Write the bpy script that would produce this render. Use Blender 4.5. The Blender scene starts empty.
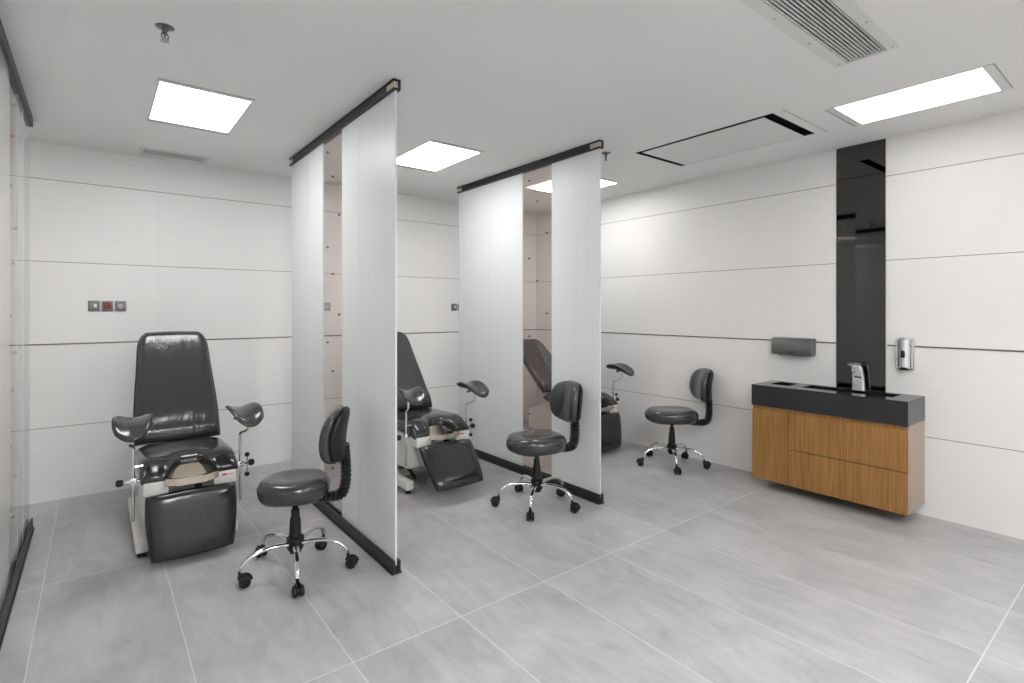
import bpy, bmesh, math, random
from mathutils import Vector, Matrix
C = bpy.context.scene.collection
PI = math.pi

# ------------------------------------------------------------------ camera
CAM_H = 1.68
FPX = 528.64
cam_data = bpy.data.cameras.new('camera')
cam = bpy.data.objects.new('camera', cam_data)
C.objects.link(cam)
cam.location = (0, 0, CAM_H)
cam.rotation_euler = (math.radians(90), 0, -math.radians(38.222))
cam_data.sensor_width = 36.0
cam_data.lens = FPX / 1024 * 36.0
cam_data.shift_y = -(341.5 - 309.5) / 1024
cam_data.clip_start = 0.02
bpy.context.scene.camera = cam

# ------------------------------------------------------------------ world, exposure
world = bpy.data.worlds.new('world')
bpy.context.scene.world = world
world.use_nodes = True
world.node_tree.nodes['Background'].inputs[0].default_value = (0.9, 0.95, 1.0, 1)
world.node_tree.nodes['Background'].inputs[1].default_value = 0.2
vs = bpy.context.scene.view_settings
vs.view_transform = 'Standard'
vs.look = 'None'
vs.gamma = 1
vs.use_curve_mapping = False
vs.exposure = 0.04
PANEL_STRENGTH = 19.0       # emission of the ceiling light panels

# ------------------------------------------------------------------ room measures (metres): from image pixels, then whole scene and camera height scaled up
W, BW, H = 5.316, 6.156, 3.144
LW, FW = -2.35, -2.6
LINES = (0.642, 1.374, 2.10, 2.82)


# ------------------------------------------------------------------ materials
class NT:
    def __init__(s, name):
        s.m = bpy.data.materials.new(name); s.m.use_nodes = True
        s.t = s.m.node_tree; s.n = s.t.nodes; s.l = s.t.links
        s.b = s.n['Principled BSDF']; s.out = s.n['Material Output']
    def new(s, kind, **kw):
        n = s.n.new(kind)
        for k, v in kw.items():
            setattr(n, k, v)
        return n
    def link(s, a, b): s.l.new(a, b)
    def setp(s, **kw):
        names = dict(color='Base Color', rough='Roughness', metal='Metallic', spec='Specular IOR Level',
                     coat='Coat Weight', coat_rough='Coat Roughness', ior='IOR')
        for k, v in kw.items():
            i = s.b.inputs[names[k]]
            i.default_value = (*v, 1) if k == 'color' else v
    def coords(s, scale=(1, 1, 1), world=False):
        if world:
            g = s.new('ShaderNodeNewGeometry').outputs['Position']
        else:
            g = s.new('ShaderNodeTexCoord').outputs['Object']
        mp = s.new('ShaderNodeMapping')
        mp.inputs['Scale'].default_value = scale
        s.link(g, mp.inputs['Vector'])
        return mp.outputs['Vector']
    def noise(s, vec, scale, detail=4, rough=0.5, dist=0.0):
        n = s.new('ShaderNodeTexNoise')
        n.inputs['Scale'].default_value = scale; n.inputs['Detail'].default_value = detail
        n.inputs['Roughness'].default_value = rough; n.inputs['Distortion'].default_value = dist
        s.link(vec, n.inputs['Vector'])
        return n.outputs['Fac']
    def ramp(s, fac, stops):
        r = s.new('ShaderNodeValToRGB'); e = r.color_ramp.elements
        e[0].position, e[0].color = stops[0][0], (*stops[0][1], 1)
        e[1].position, e[1].color = stops[-1][0], (*stops[-1][1], 1)
        for p, c in stops[1:-1]:
            x = e.new(p); x.color = (*c, 1)
        s.link(fac, r.inputs[0])
        return r.outputs[0]
    def math(s, op, a, b=None, c=None):
        n = s.new('ShaderNodeMath', operation=op)
        for i, v in enumerate((a, b, c)):
            if v is None: continue
            if isinstance(v, (int, float)): n.inputs[i].default_value = v
            else: s.link(v, n.inputs[i])
        return n.outputs[0]
    def mix(s, fac, a, b):
        n = s.new('ShaderNodeMix', data_type='RGBA')
        for i, v in ((0, fac), (6, a), (7, b)):
            if isinstance(v, (int, float)): n.inputs[i].default_value = v
            elif isinstance(v, tuple): n.inputs[i].default_value = (*v, 1)
            else: s.link(v, n.inputs[i])
        return n.outputs[2]
    def schlick(s, double=False):
        g = s.new('ShaderNodeNewGeometry'); d = s.new('ShaderNodeVectorMath', operation='DOT_PRODUCT')
        s.link(g.outputs['Incoming'], d.inputs[0]); s.link(g.outputs['True Normal'], d.inputs[1])
        f = s.math('SUBTRACT', 1.0, s.math('ABSOLUTE', d.outputs['Value']))
        r = s.math('MULTIPLY_ADD', s.math('POWER', f, 5.0), 0.95, 0.04)
        if not double: return r
        return s.math('DIVIDE', s.math('MULTIPLY', r, 2.0), s.math('ADD', r, 1.0))     # both faces of the pane
    def bump(s, h, strength, dist=0.01):
        b = s.new('ShaderNodeBump'); b.inputs['Strength'].default_value = strength
        b.inputs['Distance'].default_value = dist
        s.link(h, b.inputs['Height']); s.link(b.outputs[0], s.b.inputs['Normal'])


def plain(name, color, rough=0.5, metal=0.0, **kw):
    t = NT(name); t.setp(color=color, rough=rough, metal=metal, **kw)
    v = t.coords(); f = t.noise(v, 60, 3)
    r = t.math('MULTIPLY_ADD', f, rough * 0.25, rough * 0.88)
    t.link(r, t.b.inputs['Roughness'])
    return t.m


def line_mask(t, coord, start, step, half):
    """1 on thin joints repeated every step along coord"""
    u = t.math('DIVIDE', t.math('SUBTRACT', coord, start), step)
    fr = t.math('FRACT', t.math('ADD', u, 0.5))
    d = t.math('MULTIPLY', t.math('ABSOLUTE', t.math('SUBTRACT', fr, 0.5)), step)
    return t.math('LESS_THAN', d, half), t.math('FLOOR', u)


def floor_mat():
    t = NT('floor_tile')
    g = t.new('ShaderNodeNewGeometry').outputs['Position']
    s = t.new('ShaderNodeSeparateXYZ'); t.link(g, s.inputs[0])
    lx, ix = line_mask(t, s.outputs[0], -0.253, 0.6084, 0.0024)
    ly, iy = line_mask(t, s.outputs[1], 0.602, 1.843, 0.0032)
    g2 = t.math('MAXIMUM', lx, ly)
    cell = t.new('ShaderNodeCombineXYZ'); t.link(ix, cell.inputs[0]); t.link(iy, cell.inputs[1])
    wn = t.new('ShaderNodeTexWhiteNoise', noise_dimensions='3D'); t.link(cell.outputs[0], wn.inputs[0])
    off = t.new('ShaderNodeVectorMath', operation='MULTIPLY_ADD')
    off.inputs[1].default_value = (7, 7, 7); t.link(wn.outputs['Color'], off.inputs[0]); t.link(g, off.inputs[2])
    mp = t.new('ShaderNodeMapping'); mp.inputs['Scale'].default_value = (2.6, 0.8, 1)
    t.link(off.outputs[0], mp.inputs[0])
    cloud = t.noise(off.outputs[0], 1.7, 7, 0.62, 0.4)
    streak = t.noise(mp.outputs[0], 2.6, 8, 0.66, 1.2)
    fine = t.noise(g, 55, 4, 0.6)
    f = t.math('MULTIPLY_ADD', streak, 0.5, t.math('MULTIPLY', cloud, 0.5))
    f = t.math('MULTIPLY_ADD', fine, 0.08, f)
    f = t.math('MULTIPLY_ADD', wn.outputs['Value'], 0.05, f)
    col = t.ramp(f, [(0.40, (0.300, 0.298, 0.300)), (0.54, (0.385, 0.383, 0.385)), (0.68, (0.460, 0.458, 0.460))])
    col = t.mix(g2, col, (0.60, 0.595, 0.59))
    t.link(col, t.b.inputs['Base Color'])
    r = t.math('MULTIPLY_ADD', streak, 0.14, 0.34)
    t.link(r, t.b.inputs['Roughness'])
    t.setp(spec=0.45)
    t.bump(t.math('SUBTRACT', t.math('MULTIPLY', f, 0.15), g2), 0.12, 0.002)
    return t.m


def wall_mat(axis, seam0, seam_step):
    t = NT('wall_panel')
    g = t.new('ShaderNodeNewGeometry').outputs['Position']
    s = t.new('ShaderNodeSeparateXYZ'); t.link(g, s.inputs[0])
    m = None
    for z in (LINES[0], LINES[2], LINES[3]):
        d = t.math('LESS_THAN', t.math('ABSOLUTE', t.math('SUBTRACT', s.outputs[2], z)), 0.0028)
        m = d if m is None else t.math('MAXIMUM', m, d)
    v, iv = line_mask(t, s.outputs[axis], seam0, seam_step, 0.0016)
    row = t.math('FLOOR', t.math('DIVIDE', t.math('SUBTRACT', s.outputs[2], LINES[0]), 0.727))
    cell = t.new('ShaderNodeCombineXYZ'); t.link(iv, cell.inputs[0]); t.link(row, cell.inputs[1])
    wn = t.new('ShaderNodeTexWhiteNoise', noise_dimensions='3D'); t.link(cell.outputs[0], wn.inputs[0])
    sc = (1.0, 1.0, 9.0)
    mp = t.new('ShaderNodeMapping'); mp.inputs['Scale'].default_value = sc; t.link(g, mp.inputs[0])
    n = t.noise(mp.outputs[0], 5, 5, 0.6)
    n2 = t.noise(g, 1.3, 3, 0.5)
    f = t.math('ADD', t.math('MULTIPLY', n, 0.4), t.math('MULTIPLY_ADD', n2, 0.4, t.math('MULTIPLY', wn.outputs['Value'], 0.2)))
    col = t.ramp(f, [(0.3, (0.775, 0.765, 0.755)), (0.7, (0.825, 0.815, 0.805))])
    col = t.mix(t.math('MULTIPLY', v, 0.13), col, (0.45, 0.43, 0.41))
    col = t.mix(m, col, (0.24, 0.225, 0.21))
    t.link(col, t.b.inputs['Base Color'])
    t.setp(rough=0.42, spec=0.4)
    t.bump(t.math('SUBTRACT', t.math('MULTIPLY', n, 0.05), m), 0.15, 0.003)
    return t.m


def vinyl_mat(name, scale=(1, 1, 1), strength=0.5, base=(0.020, 0.020, 0.022)):
    t = NT(name); t.setp(color=base, rough=0.17, spec=0.55, coat=0.18, coat_rough=0.10)
    v = t.coords(scale)
    a = t.noise(v, 5.5, 3, 0.5, 0.6); b = t.noise(v, 22, 3, 0.5, 0.8)
    h = t.math('MULTIPLY_ADD', b, 0.12, a)
    t.bump(h, strength, 0.018)
    sm = t.noise(t.coords(), 9, 5, 0.6)
    t.link(t.math('MULTIPLY_ADD', sm, 0.16, 0.11), t.b.inputs['Roughness'])
    return t.m


def wood_mat(name):
    t = NT(name)
    v = t.coords((38, 38, 1.2))
    a = t.noise(v, 1.6, 6, 0.65, 0.3)
    b = t.noise(t.coords((130, 130, 2.5)), 1.5, 3, 0.6)
    f = t.math('MULTIPLY_ADD', b, 0.35, t.math('MULTIPLY', a, 0.75))
    col = t.ramp(f, [(0.32, (0.165, 0.070, 0.018)), (0.52, (0.285, 0.138, 0.038)), (0.72, (0.410, 0.215, 0.070))])
    t.link(col, t.b.inputs['Base Color'])
    t.setp(rough=0.42, spec=0.4)
    t.bump(f, 0.1, 0.002)
    return t.m


def frosted_mat(name, rough):
    t = NT(name)
    t.n.remove(t.b)
    g = t.new('ShaderNodeNewGeometry').outputs['Position']
    mp = t.new('ShaderNodeMapping'); mp.inputs['Scale'].default_value = (1, 38, 0.01); t.link(g, mp.inputs[0])
    n = t.noise(mp.outputs[0], 1.0, 2, 0.5)
    col = t.ramp(n, [(0.25, (0.900, 0.925, 0.927)), (0.75, (0.925, 0.945, 0.947))])
    tr = t.new('ShaderNodeBsdfTranslucent'); t.link(col, tr.inputs[0])
    df = t.new('ShaderNodeBsdfDiffuse'); t.link(col, df.inputs[0])
    m = t.new('ShaderNodeMixShader'); m.inputs[0].default_value = 0.36
    t.link(df.outputs[0], m.inputs[1]); t.link(tr.outputs[0], m.inputs[2])
    gl = t.new('ShaderNodeBsdfGlossy'); gl.inputs['Roughness'].default_value = rough
    m2 = t.new('ShaderNodeMixShader')
    t.link(t.schlick(True) if rough < .1 else t.math('MULTIPLY', t.schlick(), 0.8), m2.inputs[0])
    t.link(m.outputs[0], m2.inputs[1]); t.link(gl.outputs[0], m2.inputs[2])
    t.link(m2.outputs[0], t.out.inputs[0])
    return t.m


def clear_mat():
    """clear pane with a faint pinkish film printed in fine vertical lines"""
    t = NT('clear_glass')
    t.n.remove(t.b)
    g = t.new('ShaderNodeNewGeometry').outputs['Position']
    s = t.new('ShaderNodeSeparateXYZ'); t.link(g, s.inputs[0])
    ln, _ = line_mask(t, s.outputs[1], 0.0, 0.036, 0.0016)
    tp = t.new('ShaderNodeBsdfTransparent'); tp.inputs[0].default_value = (0.965, 0.915, 0.895, 1)
    df = t.new('ShaderNodeBsdfDiffuse'); df.inputs[0].default_value = (0.62, 0.50, 0.46, 1)
    m = t.new('ShaderNodeMixShader')
    t.link(t.math('MULTIPLY_ADD', ln, 0.12, 0.012), m.inputs[0])
    t.link(tp.outputs[0], m.inputs[1]); t.link(df.outputs[0], m.inputs[2])
    gl = t.new('ShaderNodeBsdfGlossy'); gl.inputs['Roughness'].default_value = 0.02
    m2 = t.new('ShaderNodeMixShader')
    t.link(t.schlick(), m2.inputs[0]); t.link(m.outputs[0], m2.inputs[1]); t.link(gl.outputs[0], m2.inputs[2])
    t.link(m2.outputs[0], t.out.inputs[0])
    return t.m


def emit_mat(name, strength):
    t = NT(name); t.setp(color=(0.9, 0.9, 0.9), rough=0.6)
    t.b.inputs['Emission Color'].default_value = (1.0, 0.992, 0.985, 1)
    t.b.inputs['Emission Strength'].default_value = strength
    return t.m


def quartz_mat():
    t = NT('black_stone'); t.setp(spec=0.8)
    v = t.coords()
    f = t.noise(v, 120, 4, 0.7)
    col = t.ramp(f, [(0.3, (0.008, 0.008, 0.010)), (0.7, (0.018, 0.018, 0.021))])
    t.link(col, t.b.inputs['Base Color'])
    r = t.noise(v, 8, 4); t.link(t.math('MULTIPLY_ADD', r, 0.10, 0.13), t.b.inputs['Roughness'])
    return t.m


def ceiling_mat():
    t = NT('ceiling_paint')
    v = t.coords(world=True)
    f = t.noise(v, 0.9, 4, 0.55)
    col = t.ramp(f, [(0.3, (0.835, 0.83, 0.82)), (0.7, (0.86, 0.855, 0.845))])
    t.link(col, t.b.inputs['Base Color']); t.setp(rough=0.8, spec=0.2)
    t.bump(t.noise(v, 150, 3), 0.05, 0.001)
    return t.m


M = dict(
    floor=floor_mat(), back=wall_mat(0, 0.475, 1.835), right=wall_mat(1, 2.362, 1.863), ceil=ceiling_mat(),
    vinyl=vinyl_mat('black_vinyl', strength=0.22), vinyl_back=vinyl_mat('black_vinyl_creased', (3.2, 1, 0.7), 0.40, (0.034, 0.034, 0.037)),
    vinyl_seat=vinyl_mat('black_vinyl_seat', strength=0.18, base=(0.038, 0.039, 0.042)),
    chrome=plain('chrome', (0.78, 0.78, 0.79), 0.09, 1.0), satin=plain('satin_chrome', (0.86, 0.86, 0.86), 0.28, 0.9), steel=plain('brushed_steel', (0.50, 0.49, 0.48), 0.32, 1.0),
    tray=plain('beige_steel', (0.62, 0.55, 0.46), 0.20, 1.0),
    white=plain('white_enamel', (0.72, 0.71, 0.69), 0.35), black=plain('black_plastic', (0.010, 0.010, 0.011), 0.42, spec=0.35),
    rail=plain('black_rail', (0.017, 0.017, 0.018), 0.45), cream=plain('cream_insert', (0.62, 0.58, 0.50), 0.5),
    wood=wood_mat('oak_veneer'), wood_side=plain('laminate_side', (0.36, 0.27, 0.20), 0.18, spec=0.6),
    dark=plain('dark_gap', (0.01, 0.01, 0.01), 0.8), stone=quartz_mat(),
    mirror=plain('smoked_mirror', (0.098, 0.093, 0.089), 0.03, 1.0),
    strip=plain('bronze_strip', (0.20, 0.185, 0.17), 0.3, 0.8),
    frosted=frosted_mat('frosted_glass', 0.34), smooth=frosted_mat('frosted_glass_polished_face', 0.03), clear=clear_mat(), 
    red=plain('red_plastic', (0.22, 0.02, 0.025), 0.35), redink=plain('red_ink', (0.5, 0.03, 0.04), 0.5),
    dot=plain('red_brown_dot', (0.16, 0.065, 0.06), 0.5),
    alu=plain('dark_aluminium', (0.20, 0.195, 0.19), 0.34, 0.8), grille=plain('grey_grille', (0.42, 0.42, 0.43), 0.5, 0.2),
    plate=plain('grey_socket_plate', (0.19, 0.19, 0.195), 0.32, 0.4), frame=plain('white_lamp_frame', (0.74, 0.74, 0.73), 0.4),
)


# ------------------------------------------------------------------ mesh helpers
def link(name, me, parent=None, loc=(0, 0, 0)):
    o = bpy.data.objects.new(name, me); C.objects.link(o); o.location = loc
    if parent: o.parent = parent
    return o


def obj(name, bm, mats, parent=None, loc=(0, 0, 0), angle=35):
    bmesh.ops.recalc_face_normals(bm, faces=bm.faces)
    me = bpy.data.meshes.new(name); bm.to_mesh(me); bm.free()
    for m in (mats if isinstance(mats, (list, tuple)) else [mats]):
        me.materials.append(M[m])
    for p in me.polygons: p.use_smooth = True
    me.set_sharp_from_angle(angle=math.radians(angle))
    return link(name, me, parent, loc)


def tag(o, label, cat, group=None):
    o['label'] = label; o['category'] = cat
    if group: o['group'] = group
    return o


def thing(name, label, cat, loc, rz=0, group=None):
    o = bpy.data.objects.new(name, None); C.objects.link(o)
    o.location = loc; o.rotation_euler = (0, 0, rz); o.empty_display_size = 0.1
    return tag(o, label, cat, group)


def struct(o): o['kind'] = 'structure'; return o
def part(o, label): o['label'] = label; return o


def copy_tree(o, parent=None):
    c = o.copy(); C.objects.link(c)
    if parent: c.parent = parent
    for ch in list(o.children): copy_tree(ch, c)
    return c


def B(): return bmesh.new()


def box(bm, x0, x1, y0, y1, z0, z1, bev=0.0, seg=2, mi=0):
    r = bmesh.ops.create_cube(bm, size=1.0)
    vs_ = r['verts']
    for v in vs_:
        v.co = Vector(((x0 + x1) / 2 + v.co.x * (x1 - x0), (y0 + y1) / 2 + v.co.y * (y1 - y0), (z0 + z1) / 2 + v.co.z * (z1 - z0)))
    fs = {f for v in vs_ for f in v.link_faces}
    for f in fs: f.material_index = mi
    if bev > 0:
        es = list({e for v in vs_ for e in v.link_edges})
        r = bmesh.ops.bevel(bm, geom=es, offset=bev, segments=seg, profile=0.5, affect='EDGES')
        for f in r['faces']: f.material_index = mi
    return bm


def frames(pts):
    pts = [Vector(p) for p in pts]; T = []
    for i in range(len(pts)):
        a = pts[max(i - 1, 0)]; b = pts[min(i + 1, len(pts) - 1)]
        T.append((b - a).normalized())
    n = T[0].orthogonal().normalized(); N = [n]
    for i in range(1, len(pts)):
        q = T[i - 1].rotation_difference(T[i]); n = q @ N[-1]; N.append(n.normalized())
    return pts, T, N


def tube(bm, pts, r, seg=12, mi=0, flat=(1.0, 1.0), up=None):
    pts, T, N = frames(pts)
    rs = r if isinstance(r, (list, tuple)) else [r] * len(pts)
    rings = []
    for p, t, n, rr in zip(pts, T, N, rs):
        if up is not None:
            n = (Vector(up) - Vector(up).dot(t) * t).normalized()
        b = t.cross(n)
        rings.append([bm.verts.new(p + rr * (flat[0] * math.cos(a) * n + flat[1] * math.sin(a) * b))
                      for a in [2 * PI * k / seg for k in range(seg)]])
    for a, b in zip(rings, rings[1:]):
        for k in range(seg):
            f = bm.faces.new((a[k], a[(k + 1) % seg], b[(k + 1) % seg], b[k])); f.material_index = mi
    for rg in (rings[0], rings[-1]):
        f = bm.faces.new(rg); f.material_index = mi
    return bm


def smooth_path(pts, n=6):
    P = [Vector(p) for p in pts]; P = [2 * P[0] - P[1]] + P + [2 * P[-1] - P[-2]]; out = []
    for i in range(1, len(P) - 2):
        for k in range(n):
            t = k / n; a, b, c, d = P[i - 1], P[i], P[i + 1], P[i + 2]
            out.append(0.5 * ((2 * b) + (c - a) * t + (2 * a - 5 * b + 4 * c - d) * t * t + (-a + 3 * b - 3 * c + d) * t ** 3))
    out.append(P[-2]); return out


def round_path(pts, rad=0.02, n=5):
    """polyline with rounded corners"""
    P = [Vector(p) for p in pts]; out = [P[0]]
    for a, b, c in zip(P, P[1:], P[2:]):
        r = min(rad, (a - b).length * 0.45, (c - b).length * 0.45)
        p = b + (a - b).normalized() * r; q = b + (c - b).normalized() * r
        for k in range(n + 1):
            t = k / n; out.append((1 - t) ** 2 * p + 2 * t * (1 - t) * b + t * t * q)
    out.append(P[-1]); return out


def lathe(bm, prof, origin=(0, 0, 0), axis='Z', seg=24, mi=0):
    o = Vector(origin); rings = []
    def pt(r, h, a):
        c, s = r * math.cos(a), r * math.sin(a)
        return o + {'Z': Vector((c, s, h)), 'X': Vector((h, c, s)), 'Y': Vector((c, h, s))}[axis]
    for r, h in prof:
        if r < 1e-6: rings.append([bm.verts.new(pt(0, h, 0))])
        else: rings.append([bm.verts.new(pt(r, h, 2 * PI * k / seg)) for k in range(seg)])
    for a, b in zip(rings, rings[1:]):
        for k in range(seg):
            k2 = (k + 1) % seg
            if len(a) == 1 and len(b) == 1: continue
            if len(a) == 1: f = bm.faces.new((a[0], b[k], b[k2]))
            elif len(b) == 1: f = bm.faces.new((a[k], a[k2], b[0]))
            else: f = bm.faces.new((a[k], a[k2], b[k2], b[k]))
            f.material_index = mi
    for rg in (rings[0], rings[-1]):
        if len(rg) > 1:
            f = bm.faces.new(rg); f.material_index = mi
    return bm


def cushion(bm, w, l, t, k=0.3, n=5.0, m=2.6, nu=36, nv=36, fn=None, low=1.0, high=1.0, mi=0):
    """soft pad: w by l in plan with corner roundness k, thickness t, edges rolled; fn deforms each point"""
    def side(sign):
        g = []
        for j in range(nv + 1):
            row = []
            for i in range(nu + 1):
                u = math.sin(PI / 2 * (2 * i / nu - 1)); v = math.sin(PI / 2 * (2 * j / nv - 1))
                x = u * math.sqrt(1 - k * v * v / 2); y = v * math.sqrt(1 - k * u * u / 2)
                # the map of a full circle reaches radius 1 at the corners
                h = (max(0, 1 - abs(u) ** n) * max(0, 1 - abs(v) ** n)) ** (1 / m) * t / 2
                h *= (high if sign > 0 else low)
                p = Vector((x * w / 2, y * l / 2, sign * h))
                row.append((p, i in (0, nu) or j in (0, nv)))
            g.append(row)
        return g
    top, bot = side(1), side(-1)
    vt, vb = [], []
    for j in range(nv + 1):
        a, b = [], []
        for i in range(nu + 1):
            p, rim = top[j][i]; q, _ = bot[j][i]
            va = bm.verts.new(fn(p) if fn else p)
            vb_ = va if rim else bm.verts.new(fn(q) if fn else q)
            a.append(va); b.append(vb_)
        vt.append(a); vb.append(b)
    for j in range(nv):
        for i in range(nu):
            f = bm.faces.new((vt[j][i], vt[j][i + 1], vt[j + 1][i + 1], vt[j + 1][i])); f.material_index = mi
            q = (vb[j][i], vb[j + 1][i], vb[j + 1][i + 1], vb[j][i + 1])
            f = bm.faces.new(q); f.material_index = mi
    return bm


def rim_path(w, l, k, fn=None, n=18):
    """closed outline of a cushion as a list of points"""
    out = []
    for s in range(4 * n):
        e, t = divmod(s, n); a = math.sin(PI / 2 * (2 * t / n - 1))
        u, v = ((a, -1), (1, a), (-a, 1), (-1, -a))[e]
        p = Vector((u * math.sqrt(1 - k * v * v / 2) * w / 2, v * math.sqrt(1 - k * u * u / 2) * l / 2, 0))
        out.append(fn(p) if fn else p)
    return out


def ring_tube(bm, pts, r, seg=8, mi=0):
    n = len(pts); rings = []
    for i, p in enumerate(pts):
        t = (pts[(i + 1) % n] - pts[i - 1]).normalized()
        c = Vector((0, 0, 1)) if abs(t.z) < 0.9 else Vector((1, 0, 0))
        a = (c - c.dot(t) * t).normalized(); b = t.cross(a)
        rings.append([bm.verts.new(p + r * (math.cos(2 * PI * k / seg) * a + math.sin(2 * PI * k / seg) * b)) for k in range(seg)])
    for i in range(n):
        a, b = rings[i], rings[(i + 1) % n]
        for k in range(seg):
            f = bm.faces.new((a[k], a[(k + 1) % seg], b[(k + 1) % seg], b[k])); f.material_index = mi


def smoothstep(a, b, x):
    t = min(1, max(0, (x - a) / (b - a))); return t * t * (3 - 2 * t)


# ------------------------------------------------------------------ the setting
bm = box(B(), LW, W, FW, BW, -0.1, 0); struct(obj('floor', bm, 'floor'))
bm = box(B(), LW - .1, W, BW, BW + .1, -0.1, H + .1); struct(obj('wall_back', bm, 'back'))
bm = box(B(), W, W + .1, FW - .1, BW + .1, -0.1, H + .1); struct(obj('wall_right', bm, 'right'))
bm = box(B(), LW - .1, LW, FW - .1, BW, -0.1, H + .1); struct(obj('wall_left', bm, 'right'))
bm = box(B(), LW, W, FW - .1, FW, -0.1, H + .1); struct(obj('wall_front', bm, 'back'))

LIGHTS = [(0.325, 0.858, 4.06, 4.885), (2.285, 2.815, 4.06, 4.885), (4.21, 4.742, 4.06, 4.885), (4.21, 4.742, 0.752, 1.565),
          (0.325, 0.858, -0.35, 0.47), (2.285, 2.815, -1.9, -1.08), (-1.65, -1.12, 4.06, 4.885), (0.325, 0.858, -1.9, -1.08),  # from this row on: unseen panels added to brighten the room
          (2.285, 2.815, -0.35, 0.47), (4.21, 4.742, -1.9, -1.08)]
VENT = (1.25, 3.490, 1.030, 1.232)
HATCH = (3.965, 4.700, 1.895, 3.175)
SVENT = (0.345, 0.832, 5.825, 6.02)

# ceiling with real openings for the vents and the flush unit
def ceiling_with_holes(holes):
    xs = sorted({LW - .1, W + .1} | {h[0] for h in holes} | {h[1] for h in holes})
    ys = sorted({FW - .1, BW + .1} | {h[2] for h in holes} | {h[3] for h in holes})
    bm = B(); vt = {}
    def v(i, j, z):
        if (i, j, z) not in vt: vt[(i, j, z)] = bm.verts.new((xs[i], ys[j], z))
        return vt[(i, j, z)]
    z0, z1 = H, H + .12
    solid = {}
    for i in range(len(xs) - 1):
        for j in range(len(ys) - 1):
            cx, cy = (xs[i] + xs[i + 1]) / 2, (ys[j] + ys[j + 1]) / 2
            solid[(i, j)] = not any(h[0] < cx < h[1] and h[2] < cy < h[3] for h in holes)
    for (i, j), s in solid.items():
        bm.faces.new((v(i, j, z1), v(i + 1, j, z1), v(i + 1, j + 1, z1), v(i, j + 1, z1)))
        if s: bm.faces.new((v(i, j, z0), v(i + 1, j, z0), v(i + 1, j + 1, z0), v(i, j + 1, z0)))
        if not s:
            for di, dj, a, b in ((-1, 0, (i, j), (i, j + 1)), (1, 0, (i + 1, j), (i + 1, j + 1)), (0, -1, (i, j), (i + 1, j)), (0, 1, (i, j + 1), (i + 1, j + 1))):
                if solid.get((i + di, j + dj), True):
                    bm.faces.new((v(*a, z0), v(*b, z0), v(*b, z1), v(*a, z1)))
    return bm
struct(obj('ceiling', ceiling_with_holes([VENT, HATCH, SVENT]), 'ceil'))

# thin bronze strip set in the wall panelling
bm = box(B(), LW, W, BW - .004, BW, LINES[1] - .006, LINES[1] + .006); struct(obj('trim_1', bm, 'strip'))
bm = B()
for a, b in ((FW, 1.565), (1.965, BW)): box(bm, W - .004, W, a, b, LINES[1] - .006, LINES[1] + .006)
struct(obj('trim_2', bm, 'strip'))

# ------------------------------------------------------------------ ceiling lights, plus added fill panels out of view
LAMP = (0.82, 0.82, 0.72, 0.30, 2.1, 2.1, 0.55, 2.2, 0.95, 0.4)     # how bright each panel is set
for i_, k_ in enumerate(LAMP): M['panel%d' % i_] = emit_mat('lamp_diffuser', PANEL_STRENGTH * k_)
names = ['square white ceiling light panel above the examination chair nearest the camera',
         'white ceiling light panel seen between the two tall frosted partitions',
         'ceiling light panel seen through the clear strip of the right-hand partition',
         'lit ceiling light panel at the right, beside the slatted vent and above the washbasin side',  # the remaining panels are out of view, added as fill light
         'added fill light panel straight above the camera, out of the picture',
         'added fill light panel, unseen behind the camera, towards the middle of the room',
         'added fill light panel, unseen in the bay beyond the left-hand glass partition',
         'added fill light panel, unseen behind the camera, towards the left of the room',
         'added fill light panel, unseen to the right of the camera, between it and the washbasin wall',
         'added fill light panel, unseen behind the camera, in the far right corner']
for li, ((x0, x1, y0, y1), lab) in enumerate(zip(LIGHTS, names)):
    cx, cy = (x0 + x1) / 2, (y0 + y1) / 2
    r = thing('ceiling_light', lab, 'ceiling light', (cx, cy, H), 0, 'recessed light panels in the ceiling')
    w, l = (x1 - x0) / 2, (y1 - y0) / 2
    bm = B()
    for a in ((-w - .016, -w, -l - .052, l + .052), (w, w + .016, -l - .052, l + .052), (-w, w, -l - .052, -l), (-w, w, l, l + .052)):
        box(bm, *a, -.003, -.0008)
    obj('frame', bm, 'frame', r)
    # raised step lines along the two short ends of the frame
    for s in (-1, 1):
        obj('frame_lip', box(B(), -w - .016, w + .016, *(sorted((s * (l + .056), s * (l + .059)))), -.006, -.001), 'grille', r)
    obj('diffuser', box(B(), -w, w, -l, l, -.0028, -.0008), 'panel%d' % li, r)

# ------------------------------------------------------------------ large slatted vent
x0, x1, y0, y1 = VENT
r = thing('ceiling_vent', 'long ceiling vent with dark slats and a screwed white frame', 'air vent', ((x0 + x1) / 2, (y0 + y1) / 2, H))
cx, cy = (x0 + x1) / 2, (y0 + y1) / 2
bm = B()
for a in ((x0 - .06, x1 + .022, y0 - .062, y0), (x0 - .06, x1 + .022, y1, y1 + .068), (x0 - .06, x0, y0, y1), (x1, x1 + .022, y0, y1)):
    box(bm, a[0] - cx, a[1] - cx, a[2] - cy, a[3] - cy, -.007, -.001, .002, 1)
obj('frame', bm, 'frame', r)
box_ = box(B(), x0 - cx + .002, x1 - cx - .002, y0 - cy + .002, y1 - cy - .002, .09, .10); obj('dark_backing', box_, 'dark', r)
nsl = 11
for k in range(nsl):
    y = y0 - cy + (y1 - y0) * (k + .5) / nsl
    bm = B(); box(bm, x0 - cx + .003, x1 - cx - .003, y - .0032, y + .0032, -.004, .012)
    for v in bm.verts: v.co.y += (v.co.z) * 0.25
    obj('slat', bm, 'frame', r)
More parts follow.
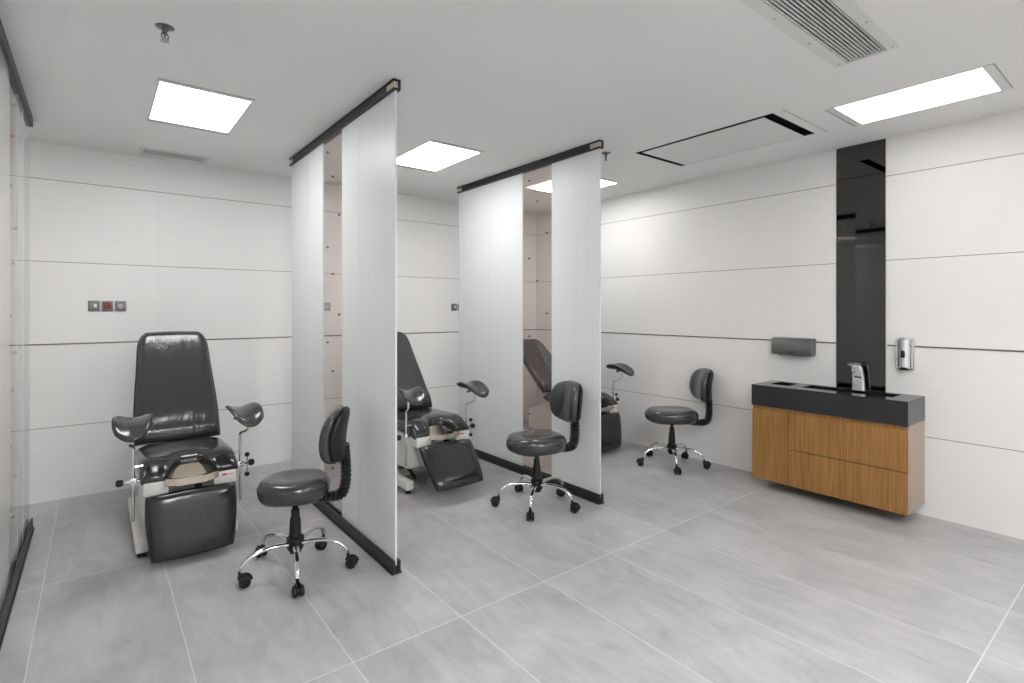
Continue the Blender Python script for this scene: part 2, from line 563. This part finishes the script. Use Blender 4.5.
for sx in (x1 - cx - .02, x1 - cx - .42, x1 - cx - .82):
    for sy in (y0 - cy - .035, y1 - cy + .035):
        obj('screw', lathe(B(), [(0.0, -.010), (.006, -.010), (.008, -.007)], (sx, sy, 0), seg=12), 'steel', r)

# ------------------------------------------------------------------ flush air unit
x0, x1, y0, y1 = HATCH; cx, cy = (x0 + x1) / 2, (y0 + y1) / 2
r = thing('ceiling_air_unit', 'flush rectangular air conditioning panel in the ceiling with dark slots around its edge', 'air conditioner', (cx, cy, H))
bm = box(B(), x0 - cx + .042, x1 - cx - .012, y0 - cy + .085, y1 - cy - .055, -.002, .003); obj('cover_panel', bm, 'frame', r)
bm = box(B(), x0 - cx + .002, x1 - cx - .002, y0 - cy + .002, y1 - cy - .002, .075, .085); obj('slot_backing', bm, 'dark', r)
bm = B()
for a in ((x0 - cx + .001, x0 - cx + .004, y0 - cy, y1 - cy), (x1 - cx - .004, x1 - cx - .001, y0 - cy, y1 - cy)):
    box(bm, *a, .0, .075)
for a in ((x0 - cx + .004, x1 - cx - .004, y0 - cy + .001, y0 - cy + .004), (x0 - cx + .004, x1 - cx - .004, y1 - cy - .004, y1 - cy - .001)):
    box(bm, *a, .0, .075)
obj('slot_lining', bm, 'dark', r)
bm = B()
for a in ((x0 - cx - .03, x1 - cx + .045, y0 - cy - .085, y0 - cy - .081),): box(bm, *a, -.003, -.0005)
obj('outer_edge', bm, 'grille', r)

# ------------------------------------------------------------------ small vent near the back wall
x0, x1, y0, y1 = SVENT; cx, cy = (x0 + x1) / 2, (y0 + y1) / 2
r = thing('ceiling_vent', 'small grey ceiling vent close to the back wall above the sockets', 'air vent', (cx, cy, H))
bm = B()
for a in ((x0 - .035, x1 + .035, y0 - .03, y0), (x0 - .035, x1 + .035, y1, y1 + .03), (x0 - .035, x0, y0, y1), (x1, x1 + .035, y0, y1)):
    box(bm, a[0] - cx, a[1] - cx, a[2] - cy, a[3] - cy, -.008, -.001, .002, 1)
obj('frame', bm, 'frame', r)
obj('dark_backing', box(B(), x0 - cx + .002, x1 - cx - .002, y0 - cy + .002, y1 - cy - .002, .020, .026), 'grille', r)
for k in range(6):
    y = y0 - cy + (y1 - y0) * (k + .5) / 6
    bm = box(B(), x0 - cx + .003, x1 - cx - .003, y - .004, y + .004, -.004, .022)
    for v in bm.verts: v.co.y += v.co.z * 0.7
    obj('slat', bm, 'frame', r)

# ------------------------------------------------------------------ sprinklers
def sprinkler(x, y, label):
    r = thing('sprinkler', label, 'fire sprinkler', (x, y, H), .4, 'fire sprinklers on the ceiling')
    obj('escutcheon', lathe(B(), [(.0, -.006), (.018, -.008), (.034, -.006), (.044, -.001)], seg=28), 'alu', r)
    bm = B(); lathe(bm, [(.014, -.004), (.014, -.022), (.009, -.026), (.009, -.04), (.0, -.04)], seg=16)
    for s in (-1, 1):
        tube(bm, smooth_path([(s * .009, 0, -.03), (s * .017, 0, -.045), (s * .012, 0, -.062), (0, 0, -.072)], 4), .003, 8)
    obj('frame_arm', bm, 'alu', r)
    bm = B(); lathe(bm, [(.0, -.070), (.020, -.071), (.021, -.074), (.0, -.075)], seg=20); obj('deflector', bm, 'steel', r)
    bm = B(); tube(bm, [(0, 0, -.04), (0, 0, -.068)], .003, 8); obj('glass_bulb', bm, 'red', r)
sprinkler(0.282, 3.265, 'chrome fire sprinkler hanging from the ceiling at the left, nearest the camera')
sprinkler(3.75, 3.341, 'small fire sprinkler on the ceiling right of the second partition rail')

# ------------------------------------------------------------------ glass partitions
def partition(X, ya, yb, ca, cb, label, seams):
    """X centre, near end ya, far end yb, clear strip from ca to cb"""
    r = thing('glass_partition', label, 'partition', (X, (ya + yb) / 2, 0), 0, 'floor to ceiling glass partitions between the bays')
    cy = (ya + yb) / 2; a, b = ya - cy, yb - cy
    t = .026
    # ceiling rail: open to the left side, flanges above and below a set-back web
    top, low = H - .001, H - .070
    bm = B()
    box(bm, -t, t, a, b, top - .012, top, .0015, 1); box(bm, -t, t, a, b, low, low + .012, .0015, 1)
    box(bm, t - .014, t, a + .002, b - .002, low + .012, top - .012)
    box(bm, -t + .006, t - .014, a + .12, b - .10, low + .012, top - .012)
    rail = obj('ceiling_rail', bm, 'rail', r)
    bm = B(); box(bm, -t + .010, t - .014, a + .012, a + .12, low + .013, top - .013); box(bm, -t + .010, t - .014, b - .10, b - .008, low + .013, top - .013)
    obj('rail_insert', bm, 'cream', rail)
    # floor rail: T shaped foot with a channel
    bm = B(); box(bm, -t - .008, t + .008, a, b, .001, .012, .001, 1)
    box(bm, -t, -.010, a, b, .012, .085, .0015, 1); box(bm, .010, t, a, b, .012, .085, .0015, 1)
    box(bm, -.010, .010, a + .01, b - .01, .012, .05)
    obj('floor_rail', bm, 'rail', r)
    z0, z1 = .052, low - .0005
    for p, q in ((a + .012, ca - cy), (cb - cy, b - .012)):
        o = obj('frosted_pane', box(B(), -.006, .006, p + .002, q - .002, z0, z1), ['frosted', 'smooth'], r)
        for f in o.data.polygons:          # etched on one face, polished on the other
            if f.normal.x > .9: f.material_index = 1
        sm = [s - cy for s in seams if p < s - cy < q]
        if sm:
            bm = B()
            for s in sm: box(bm, -.0072, .0072, s - .003, s + .003, z0 + .01, z1 - .01)
            obj('film_seam', bm, 'frosted', o)
    bm = box(B(), -.006, .006, ca - cy + .002, cb - cy - .002, z0, z1)
    # printed dots on the film, both faces
    cols = ((.78, 1.41), (.50, 1.966), (.17, 1.641))
    for fy, zz in cols:
        for n in range(-3, 4):
            z = zz + .783 * n
            if not (.12 < z < H - .14): continue
            y = ca - cy + (cb - ca) * fy
            lathe(bm, [(.0, -.0066), (.0095, -.0066), (.0095, .0066), (.0, .0066)], (0, y, z), 'X', 14, 1)
    obj('clear_pane', bm, ['clear', 'dot'], r)
    return r
partition(1.502, 3.085, 5.375, 4.027, 4.46, 'tall frosted glass partition beside the nearest stool, middle of the three partitions', (3.69, 4.83))
partition(3.430, 3.105, 5.395, 3.737, 4.174, 'tall frosted glass partition behind the middle stool, furthest right of the partitions', (4.768, 5.085))
partition(-.402, 3.10, 5.45, 4.268, 4.67, 'frosted glass partition cut off by the left edge of the picture', (4.966,))

# ------------------------------------------------------------------ sockets
def socket(X, kind, label, group):
    r = thing('wall_socket', label, 'wall socket', (X, BW, 1.712), 0, group)
    bm = B(); box(bm, -.042, .042, -.012, -.001, -.048, .048, .004, 2); obj('face_plate', bm, 'plate', r)
    mat = 'red' if kind == 'red' else 'alu'
    bm = B(); box(bm, -.029, .029, -.0145, -.012, -.026, .034, .001, 1); ins = obj('insert', bm, mat, r)
    if kind == 'red': part(ins, 'dark red socket insert')
    if kind == 'switch':
        obj('white_button', box(B(), -.002, .020, -.018, -.0145, -.014, .020, .002, 2), 'white', r)
    else:
        bm = B(); lathe(bm, [(.020, -.0145), (.020, -.0165), (.016, -.0165), (.015, -.0148), (.0, -.0148)], (0, 0, 0), 'Y', 24)
        obj('socket_well', bm, 'red' if kind == 'red' else 'grille', r)
        bm = B()
        for s in (-1, 1): lathe(bm, [(.0, -.0157), (.003, -.0157), (.003, -.014)], (s * .007, 0, 0), 'Y', 10)
        obj('pin_hole', bm, 'dark', r)
    return r
for b, (bay, g) in enumerate((('on the back wall of the left bay', 'sockets in the left bay'),
                              ('on the back wall of the middle bay', 'sockets in the middle bay'),
                              ('on the back wall of the right bay', 'sockets in the right bay'))):
    x = -.012 + 1.925 * b
    socket(x, 'switch', 'grey wall plate with a small white button ' + bay, g)
    socket(x + .098, 'red', 'grey wall socket with a dark red insert ' + bay, g)
    socket(x + .195, 'round', 'plain grey round-holed wall socket ' + bay, g)

# ------------------------------------------------------------------ smoked mirror, towel and soap dispensers
bm = box(B(), W - .012, W - .0005, 1.575, 1.957, .80, H - .002, .001, 1)
tag(obj('wall_mirror', bm, 'mirror'), 'tall narrow smoked black mirror on the right wall above the washbasin', 'mirror')

r = thing('towel_dispenser', 'dark grey metal paper towel dispenser on the right wall, left of the mirror', 'towel dispenser', (W, 2.32, 1.325))
prof = [(0, -.082), (-.085, -.082), (-.100, -.078), (-.106, -.066), (-.112, -.03), (-.108, .02), (-.096, .068), (-.088, .078), (-.075, .082), (0, .082)]
bm = B(); rings = []
for y in (-.181, -.177, .177, .181):
    k = .96 if abs(y) > .179 else 1
    rings.append([bm.verts.new((p[0] * k - .001, y, p[1] * k)) for p in prof])
for a, b in zip(rings, rings[1:]):
    for i in range(len(prof)):
        j = (i + 1) % len(prof); bm.faces.new((a[i], a[j], b[j], b[i]))
bm.faces.new(rings[0]); bm.faces.new(rings[-1])
obj('housing', bm, 'alu', r, angle=40)
obj('paper_slot', box(B(), -.085, -.03, -.13, .13, -.086, -.083), 'dark', r)
obj('end_cap', box(B(), -.098, -.001, -.186, -.1815, -.076, .076, .002, 1), 'alu', r)
obj('end_cap', box(B(), -.098, -.001, .1815, .186, -.076, .076, .002, 1), 'alu', r)
obj('lock_badge', box(B(), -.1135, -.108, -.03, .01, -.058, -.046, .001, 1), 'black', r)

r = thing('soap_dispenser', 'small chrome soap dispenser on the right wall, right of the mirror', 'soap dispenser', (W, 1.435, 1.31))
bm = B(); box(bm, -.022, -.001, -.062, .062, -.13, .13, .006, 3); obj('back_plate', bm, 'steel', r)
bm = B()
def half_col(bm, r0, z0, z1, off=0.0, squash=1.0, cy=0.0, seg=20):
    rg = []
    for z, rr in ((z0, r0 * .8), (z0 + .012, r0), (z1 - .012, r0), (z1, r0 * .8)):
        rg.append([bm.verts.new((-off - rr * squash * math.sin(PI * k / seg), cy + rr * math.cos(PI * k / seg), z)) for k in range(seg + 1)])
    for a, b in zip(rg, rg[1:]):
        for k in range(seg): bm.faces.new((a[k], a[k + 1], b[k + 1], b[k]))
        bm.faces.new((a[0], b[0], b[-1], a[-1]))
    bm.faces.new(rg[0]); bm.faces.new(rg[-1])
half_col(bm, .048, -.12, .135, .02, 1.2); obj('chrome_cover', bm, 'chrome', r)
bm = B(); half_col(bm, .016, -.03, .03, .072, .8); obj('push_button', bm, 'black', r)
bm = B(); box(bm, -.045, -.023, .045, .058, -.12, .12, .003, 2); obj('side_rib', bm, 'chrome', r)
bm = B(); box(bm, -.045, -.023, -.058, -.045, -.12, .12, .003, 2); obj('side_rib', bm, 'chrome', r)
bm = B(); box(bm, -.06, -.03, -.03, .03, -.134, -.120, .003, 2); obj('nozzle', bm, 'black', r)

# ------------------------------------------------------------------ wall hung cabinet, stone basin, tap
CX0, CY0, CY1 = 4.890, 1.305, 2.531
cx, cy = (CX0 + W) / 2, (CY0 + CY1) / 2
r = thing('vanity_cabinet', 'wall-hung oak veneer cabinet under the black stone washbasin', 'cabinet', (cx, cy, 0))
fx, bx, ya, yb = CX0 - cx, W - cx - .002, CY0 - cy, CY1 - cy
bm = B()
box(bm, fx + .022, bx, ya + .018, yb - .002, .100, .735)
obj('body', bm, 'wood', r)
obj('upper_rail', box(B(), fx + .018, fx + .06, ya + .018, yb - .002, .737, .779), 'wood', r)
o = obj('side_panel', box(B(), fx + .020, bx, ya, ya + .017, .097, .779, .001, 1), 'wood_side', r); part(o, 'glossy beige-brown end panel')
sp = 2.199 - cy
obj('door', box(B(), fx, fx + .019, sp + .003, yb - .001, .097, .745, .001, 1), 'wood', r)
obj('drawer', box(B(), fx, fx + .019, ya + .0005, sp - .003, .4255, .745, .001, 1), 'wood', r)
obj('drawer', box(B(), fx, fx + .019, ya + .0005, sp - .003, .097, .4195, .001, 1), 'wood', r)

r = thing('washbasin', 'black stone trough washbasin with two rectangular recesses on the oak cabinet', 'washbasin', (cx, cy, .781))
xs = [fx - .004, 5.035 - cx, 5.262 - cx, bx + .001]
ys = [ya - .002, 1.446 - cy, 2.150 - cy, 2.262 - cy, 2.435 - cy, yb + .002]
hole = {(1, 1): .07, (1, 3): .11}
bm = B(); T = .192; vt = {}
def gv(i, j, z):
    k = (i, j, round(z, 4))
    if k not in vt: vt[k] = bm.verts.new((xs[i], ys[j], z))
    return vt[k]
hz_ = lambda i, j: hole.get((i, j), T)
for i in range(3):
    for j in range(5):
        z = hz_(i, j)
        bm.faces.new([gv(*q, z) for q in ((i, j), (i + 1, j), (i + 1, j + 1), (i, j + 1))])
        bm.faces.new([gv(*q, 0) for q in ((i, j), (i + 1, j), (i + 1, j + 1), (i, j + 1))])
        for di, dj, p, q in ((-1, 0, (i, j), (i, j + 1)), (1, 0, (i + 1, j), (i + 1, j + 1)), (0, -1, (i, j), (i + 1, j)), (0, 1, (i, j + 1), (i + 1, j + 1))):
            a, b = i + di, j + dj
            if not (0 <= a < 3 and 0 <= b < 5): zn = 0
            else: zn = hz_(a, b)
            if z > zn + 1e-6: bm.faces.new([gv(*p, z), gv(*q, z), gv(*q, zn), gv(*p, zn)])
obj('stone_trough', bm, 'stone', r)
obj('drain_cover', lathe(B(), [(.0, .074), (.024, .074), (.028, .0705)], (.13, -.12, 0), seg=24), 'chrome', r)

r = thing('faucet', 'chrome faucet with a flat round spout standing on the black washbasin', 'faucet', (5.245, 1.755, .973), 0)
def loft(bm, secs, n=20, p=3.5):
    rings = []
    for c, ax, ay in secs:
        rg = []
        for k in range(n):
            a = 2 * PI * k / n; ca, sa = math.cos(a), math.sin(a)
            rg.append(bm.verts.new((c[0] + ax * math.copysign(abs(ca) ** (2 / p), ca), c[1] + ay * math.copysign(abs(sa) ** (2 / p), sa), c[2])))
        rings.append(rg)
    for a, b in zip(rings, rings[1:]):
        for k in range(n): bm.faces.new((a[k], a[(k + 1) % n], b[(k + 1) % n], b[k]))
    bm.faces.new(rings[0]); bm.faces.new(rings[-1])
bm = B(); loft(bm, [((0, 0, .0005), .026, .050), ((0, 0, .02), .025, .048), ((.000, .002, .10), .023, .045), ((-.006, .006, .16), .023, .042), ((-.014, .011, .205), .024, .040), ((-.018, .012, .215), .018, .033)], p=6)
obj('body', bm, 'satin', r)
bm = B(); lathe(bm, [(.0, -.006), (.030, -.007), (.042, .0), (.043, .006), (.032, .012), (.0, .013)], (0, 0, 0), seg=28)
for v in bm.verts:
    v.co = Vector((v.co.x * 1.4 - .055, v.co.y * 1.15 + .016, v.co.z + .226 + .10 * (v.co.x)))
obj('spout', bm, 'satin', r)
bm = B(); box(bm, -.0285, -.0245, -.030, .022, .112, .124); obj('slot', bm, 'dark', r)

# ------------------------------------------------------------------ stools
def make_stool():
    r = thing('swivel_stool', '', 'stool', (0, 0, 0), 0, 'black swivel stools with chrome star bases')
    # facing +x
    def seatfn(p):
        q = p.copy(); rr = math.hypot(p.x / .25, p.y / .235)
        if p.z > 0: q.z -= .010 * math.exp(-(rr * 1.6) ** 2)
        q.z += .536; q.x += .005
        return q
    bm = cushion(B(), .50, .475, .150, k=.98, n=6, m=2.2, fn=seatfn, nu=30, nv=30)
    seat = obj('seat', bm, 'vinyl_seat', r, angle=80)
    bm = B(); ring_tube(bm, rim_path(.493, .468, .98, lambda p: p + Vector((.005, 0, .552))), .0045); obj('seat_piping', bm, 'vinyl', seat, angle=80)
    bm = B(); box(bm, -.11, .11, -.09, .09, .466, .486, .006, 2); tube(bm, [(.02, -.05, .47), (.03, -.16, .462), (.03, -.20, .45)], .006, 8)
    lathe(bm, [(.0, .41), (.011, .41), (.011, .47)], (0, 0, 0), seg=14); obj('seat_plate', bm, 'black', r)
    # back
    def backfn(p):          # p: x width -> y, y height -> z, z thickness -> x
        h = p.y; b = 1.1 * p.x * p.x
        x = -.290 + p.z + b + -.10 * (h) - .8 * (h) ** 2
        return Vector((x, p.x, .862 + h))
    bm = cushion(B(), .42, .365, .105, k=.72, n=5, m=2.4, fn=backfn, high=1.25, low=.4, nu=28, nv=28)
    bk = obj('backrest', bm, 'vinyl_seat', r, angle=80)
    def shellfn(p):
        v = backfn(Vector((p.x, p.y, 0))); v.x += p.z - .026; return v
    bm = cushion(B(), .40, .345, .075, k=.72, n=5, m=2.4, fn=shellfn, high=.2, low=1.2, nu=20, nv=20)
    obj('back_shell', bm, 'black', bk, angle=80)
    path = smooth_path([(-.16, 0, .462), (-.27, 0, .456), (-.332, 0, .472), (-.354, 0, .54), (-.357, 0, .64), (-.352, 0, .72), (-.346, 0, .79)], 14)
    rad = []
    n = len(path)
    for i in range(n): rad.append(.030 + (.0045 if i % 4 < 2 else -.003))
    bm = B(); tube(bm, path, rad, 16, flat=(1.0, 1.8), up=(1, 0, .001)); obj('bellows_bracket', bm, 'black', r, angle=60)
    bm = B(); lathe(bm, [(.0, .115), (.034, .115), (.040, .13), (.052, .15), (.053, .215), (.040, .225), (.037, .24), (.033, .33), (.026, .35), (.026, .395), (.017, .40), (.017, .425), (.0, .43)], seg=24)
    obj('gas_column', bm, 'black', r)
    for k in range(5):
        leg = bpy.data.objects.new('star_leg', None)
        bm = B()
        p = smooth_path([(.045, 0, .178), (.12, 0, .188), (.20, 0, .186), (.27, 0, .165), (.315, 0, .130), (.328, 0, .098)], 6)
        rr = [.019 - .006 * i / (len(p) - 1) for i in range(len(p))]
        tube(bm, p, rr, 14, flat=(.75, 1.15), up=(0, 0, 1))
        if k == 0:
            me_leg = obj('star_leg', bm, 'chrome', r, angle=80)
            leg = me_leg
            bm = B()
            for s in (-1, 1):
                lathe(bm, [(.0, s * .007), (.026, s * .007), (.033, s * .012), (.033, s * .027), (.026, s * .032), (.016, s * .032), (.014, s * .028), (.0, s * .028)], (.026, 0, .0345), 'Y', 20)
            tube(bm, [(.026, -.008, .0345), (.026, .008, .0345)], .022, 12)
            tube(bm, [(0, 0, .05), (0, 0, .10)], .010, 10)
            # hood over the wheels
            for s in (-1, 1):
                pts = [(.026 + .037 * math.cos(a), s * .012, .0345 + .037 * math.sin(a)) for a in [PI * (.05 + .8 * i / 8) for i in range(9)]]
                tube(bm, pts, .009, 8, flat=(.5, 1.1), up=(0, 1, 0))
            cs = obj('caster', bm, 'black', leg, loc=(.330, 0, 0))
            leg0, cs0 = leg, cs
        else:
            bm.free()
            leg = leg0.copy(); C.objects.link(leg); leg.parent = r
            c = cs0.copy(); C.objects.link(c); c.parent = leg
        leg.rotation_euler = (0, 0, 2 * PI * k / 5)
    return r
st0 = make_stool()
specs = [((1.012, 3.545), 157, 184, (170, 8, -10, 170, -10), 'black swivel stool nearest the camera, beside the first examination chair'),
         ((2.985, 3.445), 168, 148, (-15, 10, 0, 180, 10), 'black swivel stool in the middle, in front of the second glass partition'),
         ((4.908, 3.43), 141, 151, (-20, 15, 5, 175, 0), 'black swivel stool furthest right, standing near the right wall')]
for i, ((x, y), face, star, sw, lab) in enumerate(specs):
    s = st0 if i == 0 else copy_tree(st0)
    s.location = (x, y, 0); s.rotation_euler = (0, 0, math.radians(face)); s['label'] = lab
    sx, sy = ((.88, .93), (1.06, 1.0), (1.14, 1.0))[i]
    for c in s.children:
        if c.name.startswith('back') or c.name.startswith('bellows'): c.location.x = (.045, -.03, -.045)[i]
        if c.name.startswith('seat') and 'plate' not in c.name: c.scale = (sx, sy, 1)
    legs = [c for c in s.children if c.name.startswith('star_leg')]
    for k, (l, w) in enumerate(zip(legs, sw)):
        l.rotation_euler = (0, 0, math.radians(star - face + 72 * k))
        for c in l.children: c.rotation_euler = (0, 0, math.radians(w))

# ------------------------------------------------------------------ examination chairs
def make_exam_chair():
    """faces -y; origin on the floor under the seat"""
    r = thing('examination_chair', '', 'examination chair', (0, 0, 0), 0, 'black examination chairs with leg supports')
    # feet and base
    for s in (-1, 1):
        bm = B(); box(bm, s * .275 - .036, s * .275 + .036, -.26, .82, .035, .118, .012, 3)
        o = obj('base_foot', bm, 'white', r)
        for y in (-.215, .74):
            obj('rubber_pad', lathe(B(), [(.0, .0), (.024, .0), (.027, .006), (.022, .036), (.0, .036)], (s * .275, y, 0), seg=16), 'black', o)
    bm = B(); box(bm, -.238, .238, .14, .24, .04, .11, .006, 2); box(bm, -.238, .238, .48, .56, .04, .11, .006, 2); obj('base_crossbar', bm, 'white', r)
    bm = B(); box(bm, -.12, .12, .10, .44, .10, .50, .02, 3); obj('lifting_column', bm, 'steel', r)
    # scissor links under the body
    bm = B()
    for s in (-1, 1):
        tube(bm, [(s * .15, -.18, .25), (s * .15, .25, .09)], .014, 10)
        tube(bm, [(s * .15, -.12, .09), (s * .15, .25, .24)], .014, 10)
    obj('linkage', bm, 'black', r)
    # white body box with a sloped lower front
    prof = [(-.27, .50), (-.27, .27), (-.24, .225), (-.17, .205), (.30, .205), (.36, .26), (.36, .50)]
    bm = B(); rg = []
    for x, k in ((-.262, .97), (-.25, 1), (.25, 1), (.262, .97)):
        rg.append([bm.verts.new((x, .045 + (p[0] - .045) * k, .36 + (p[1] - .36) * k)) for p in prof])
    for a, b in zip(rg, rg[1:]):
        for i in range(len(prof)):
            j = (i + 1) % len(prof); bm.faces.new((a[i], a[j], b[j], b[i]))
    bm.faces.new(rg[0]); bm.faces.new(rg[-1])
    obj('body_cover', bm, 'white', r)
    bm = B(); box(bm, -.20, .20, .365, .74, .125, .40, .03, 3); obj('rear_cover', bm, 'white', r)
    # seat side frames: white boxes with square fronts
    for s in (-1, 1):
        bm = B(); x0, x1 = sorted((s * .135, s * .275)); box(bm, x0, x1, -.385, .34, .446, .532, .006, 2)
        o = obj('seat_side_frame', bm, 'white', r)
        if s > 0:
            bm = B(); box(bm, .185, .215, -.3875, -.3855, .502, .516); box(bm, .222, .255, -.3875, -.3855, .506, .510)
            obj('maker_badge', bm, 'redink', o)
    # seat pad: saddle with a U notch at the front and drooping side lobes
    w, l, t = .60, .74, .155
    def seatfn(p):
        x, y = p.x, p.y
        v = (y + l / 2) / l                    # 0 front, 1 back
        ax = abs(x)
        notch = .150 * (1 - smoothstep(.055, .155, ax))
        y2 = -.385 + notch * max(0, 1 - v) ** 1.3 + v * (l - .0)
        z = .585 + p.z
        front = 1 - smoothstep(0, .30, v)
        z -= .050 * front ** 1.5 * smoothstep(.06, .20, ax)           # lobes fall at the front
        z += .008 * (1 - smoothstep(.0, .2, ax)) * smoothstep(.05, .3, v) * (1 - smoothstep(.4, .9, v))
        if p.z < 0: z += .030 * front * (1 - smoothstep(.08, .17, ax))
        z += .012 * smoothstep(.12, .28, ax) * (1 - smoothstep(.25, .8, v)) * (1 if p.z > 0 else 0)
        return Vector((x, y2, z))
    bm = cushion(B(), w, l, t, k=.16, n=6, m=2.3, nu=44, nv=40, fn=seatfn)
    obj('seat', bm, 'vinyl', r, angle=80)
    # steel basin under the notch
    tr = B(); rings = []
    for y, z in ((-.425, .538), (-.425, .503), (-.40, .500), (-.30, .515), (-.245, .575), (-.225, .600), (-.219, .597), (-.239, .568), (-.297, .508), (-.40, .493), (-.433, .495), (-.433, .540)):
        hw = .158 if y < -.3 else .158 - .25 * (y + .30)
        rings.append([tr.verts.new((x * hw, y + .012 * (abs(x) ** 3), z + (.012 if abs(x) > .9 else 0))) for x in (-1, -.92, -.5, 0, .5, .92, 1)])
    for i in range(len(rings)):
        p, q = rings[i], rings[(i + 1) % len(rings)]
        for j in range(6): tr.faces.new((p[j], p[j + 1], q[j + 1], q[j]))
    tr.faces.new([g[0] for g in rings]); tr.faces.new([g[-1] for g in rings])
    obj('catch_tray', tr, 'tray', r)
    bm = B(); box(bm, -.105, .105, -.36, -.335, .475, .4985, .003, 1); box(bm, .02, .06, -.39, -.34, .44, .475, .004, 1); obj('tray_slide', bm, 'black', r)
    # backrest
    A = math.radians(27)
    bl = .95
    def backfn(p):
        v = (p.y + bl / 2) / bl                # 0 bottom, 1 top
        wt = 1.0 - .13 * smoothstep(.10, .9, v)
        tt = min(1, max(0, (v - .80) / .20)); wt *= .58 + .42 * (1 - tt ** 2.6) ** .42
        x = p.x * wt
        th = p.z
        if p.z > 0:
            th += .022 * math.exp(-((v - .10) / .09) ** 2)                 # lumbar roll
            th -= .012 * (1 - (abs(x) / .28) ** 2) * smoothstep(.15, .5, v)
        s = v * bl
        return Vector((x, s * math.sin(A) - th * math.cos(A), s * math.cos(A) + th * math.sin(A)))
    bm = cushion(B(), .575, bl, .095, k=.06, n=14, m=2.3, nu=36, nv=44, fn=backfn, low=.5)
    bk = obj('backrest', bm, 'vinyl_back', r, loc=(0, .335, .640), angle=80)
    pp = [backfn(Vector((p.x, p.y, 0))) for p in rim_path(.580, bl, .06)]
    bm = B(); ring_tube(bm, pp, .007); obj('backrest_piping', bm, 'vinyl', bk, angle=80)
    def bshell(p):
        q = backfn(Vector((p.x, p.y, 0))); q.y += .024 - p.z; return q
    bm = cushion(B(), .560, .935, .03, k=.06, n=10, m=2.3, nu=20, nv=24, fn=bshell); obj('backrest_shell', bm, 'black', bk, angle=80)
    bm = B()
    for s in (-1, 1):
        tube(bm, round_path([(s * .17, .10, .49), (s * .17, .36, .50), (s * .17, .47, .64), (s * .17, .56, .85)], .05), .015, 10)
    obj('backrest_bracket', bm, 'steel', r)
    # leg rest, hinged at its top edge
    def legfn(p):
        wt = 1 - .10 * (1 - (p.y + .215) / .43)
        return Vector((p.x * wt, -p.z * 1.0, p.y - .215))
    bm = cushion(B(), .560, .440, .120, k=.20, n=7, m=2.3, nu=34, nv=30, fn=legfn, low=.7)
    lg = obj('leg_rest', bm, 'vinyl', r, loc=(0, -.40, .455), angle=80)
    bm = B()
    for s in (-1, 1): tube(bm, [(s * .17, .03, -.10), (s * .17, .06, .02), (s * .17, .13, .03)], .011, 10)
    obj('leg_rest_bracket', bm, 'steel', lg)
    # leg supports
    for s in (-1, 1):
        X = s * .322; Y = -.27
        bm = B(); tube(bm, round_path([(X, Y, .27), (X, Y, .765), (X + s * .03, Y - .10, .80), (X + s * .03, Y - .10, .895)], .02), .0095, 12)
        rod = obj('leg_support_rod', bm, 'chrome', r)
        bm = B(); box(bm, X - .024, X + .024, Y - .024, Y + .024, .512, .558, .006, 2)
        x0, x1 = sorted((s * .270, X - s * .02)); tube(bm, [(s * .272, Y, .535), (X - s * .02, Y, .535)], .011, 12)
        tube(bm, [(X + s * .02, Y, .535), (X + s * .055, Y, .535)], .008, 10)
        obj('rod_clamp', bm, 'chrome', rod)
        obj('side_peg', tube(B(), [(s * .272, Y, .63), (X - s * .008, Y, .63)], .006, 8), 'chrome', rod)
        kn = B(); lathe(kn, [(.0, -.022), (.016, -.020), (.024, -.008), (.024, .008), (.016, .020), (.0, .022)], (X + s * .075, Y, .535), 'X', 20)
        obj('clamp_knob', kn, 'black', rod)
        if s > 0:
            kn = B(); tube(kn, [(X + .045, Y - .01, .605), (X + .045, Y - .01, .460)], .003, 6)
            lathe(kn, [(.0, -.018), (.014, -.013), (.018, 0), (.014, .013), (.0, .018)], (X + .045, Y - .01, .600), 'Z', 16)
            lathe(kn, [(.0, -.018), (.014, -.013), (.018, 0), (.014, .013), (.0, .018)], (X + .045, Y - .01, .455), 'Z', 16)
            obj('tommy_bar', kn, 'black', rod)
        px, py, pz = X + s * .008, Y - .10, .938
        def padfn(p):
            z = p.z + 4.2 * p.x * p.x - 1.1 * p.y * p.y + .20 * p.y - .012
            a = s * .10
            x, y = p.x, p.y
            return Vector((px + x * math.cos(a) - y * math.sin(a), py + x * math.sin(a) + y * math.cos(a), pz + z))
        bm = cushion(B(), .205, .345, .050, k=.75, n=5, m=2.4, nu=24, nv=28, fn=padfn)
        pad = obj('leg_support_pad', bm, 'vinyl_seat', r, angle=80)
        bm = B(); ring_tube(bm, [padfn(p) for p in rim_path(.208, .348, .75)], .006)
        o = obj('pad_rim', bm, 'black', pad, angle=80)
        bm = B(); box(bm, px - .03, px + .03, py - .035, py + .035, .893, .918, .005, 2); tube(bm, [(px, py, .905), (px - s * .07, py - .01, .895)], .008, 8)
        obj('pad_joint', bm, 'black', pad)
    return r
ch0 = make_exam_chair()
for i, (x, y, rz, lean, tilt, lab) in enumerate((
        (.520, 4.60, 0, 0, 11, 'black examination chair nearest the camera, standing in front of the three wall sockets'),
        (2.520, 4.60, 0, 7, 40, 'black examination chair in the middle bay between the two tall frosted partitions'),
        (4.670, 4.60, 0, 22, 6, 'black examination chair furthest right, mostly hidden behind the right-hand partition'))):
    c = ch0 if i == 0 else copy_tree(ch0)
    c.location = (x, y, 0); c.rotation_euler = (0, 0, math.radians(rz)); c['label'] = lab
    for k in c.children:
        if k.name.startswith('leg_rest'): k.rotation_euler = (math.radians(-tilt), 0, 0)
        if k.name.split('.')[0] == 'backrest': k.rotation_euler = (math.radians(-lean), 0, 0)
        if i == 2 and k.name.startswith('leg_support'): k.location.z += .035
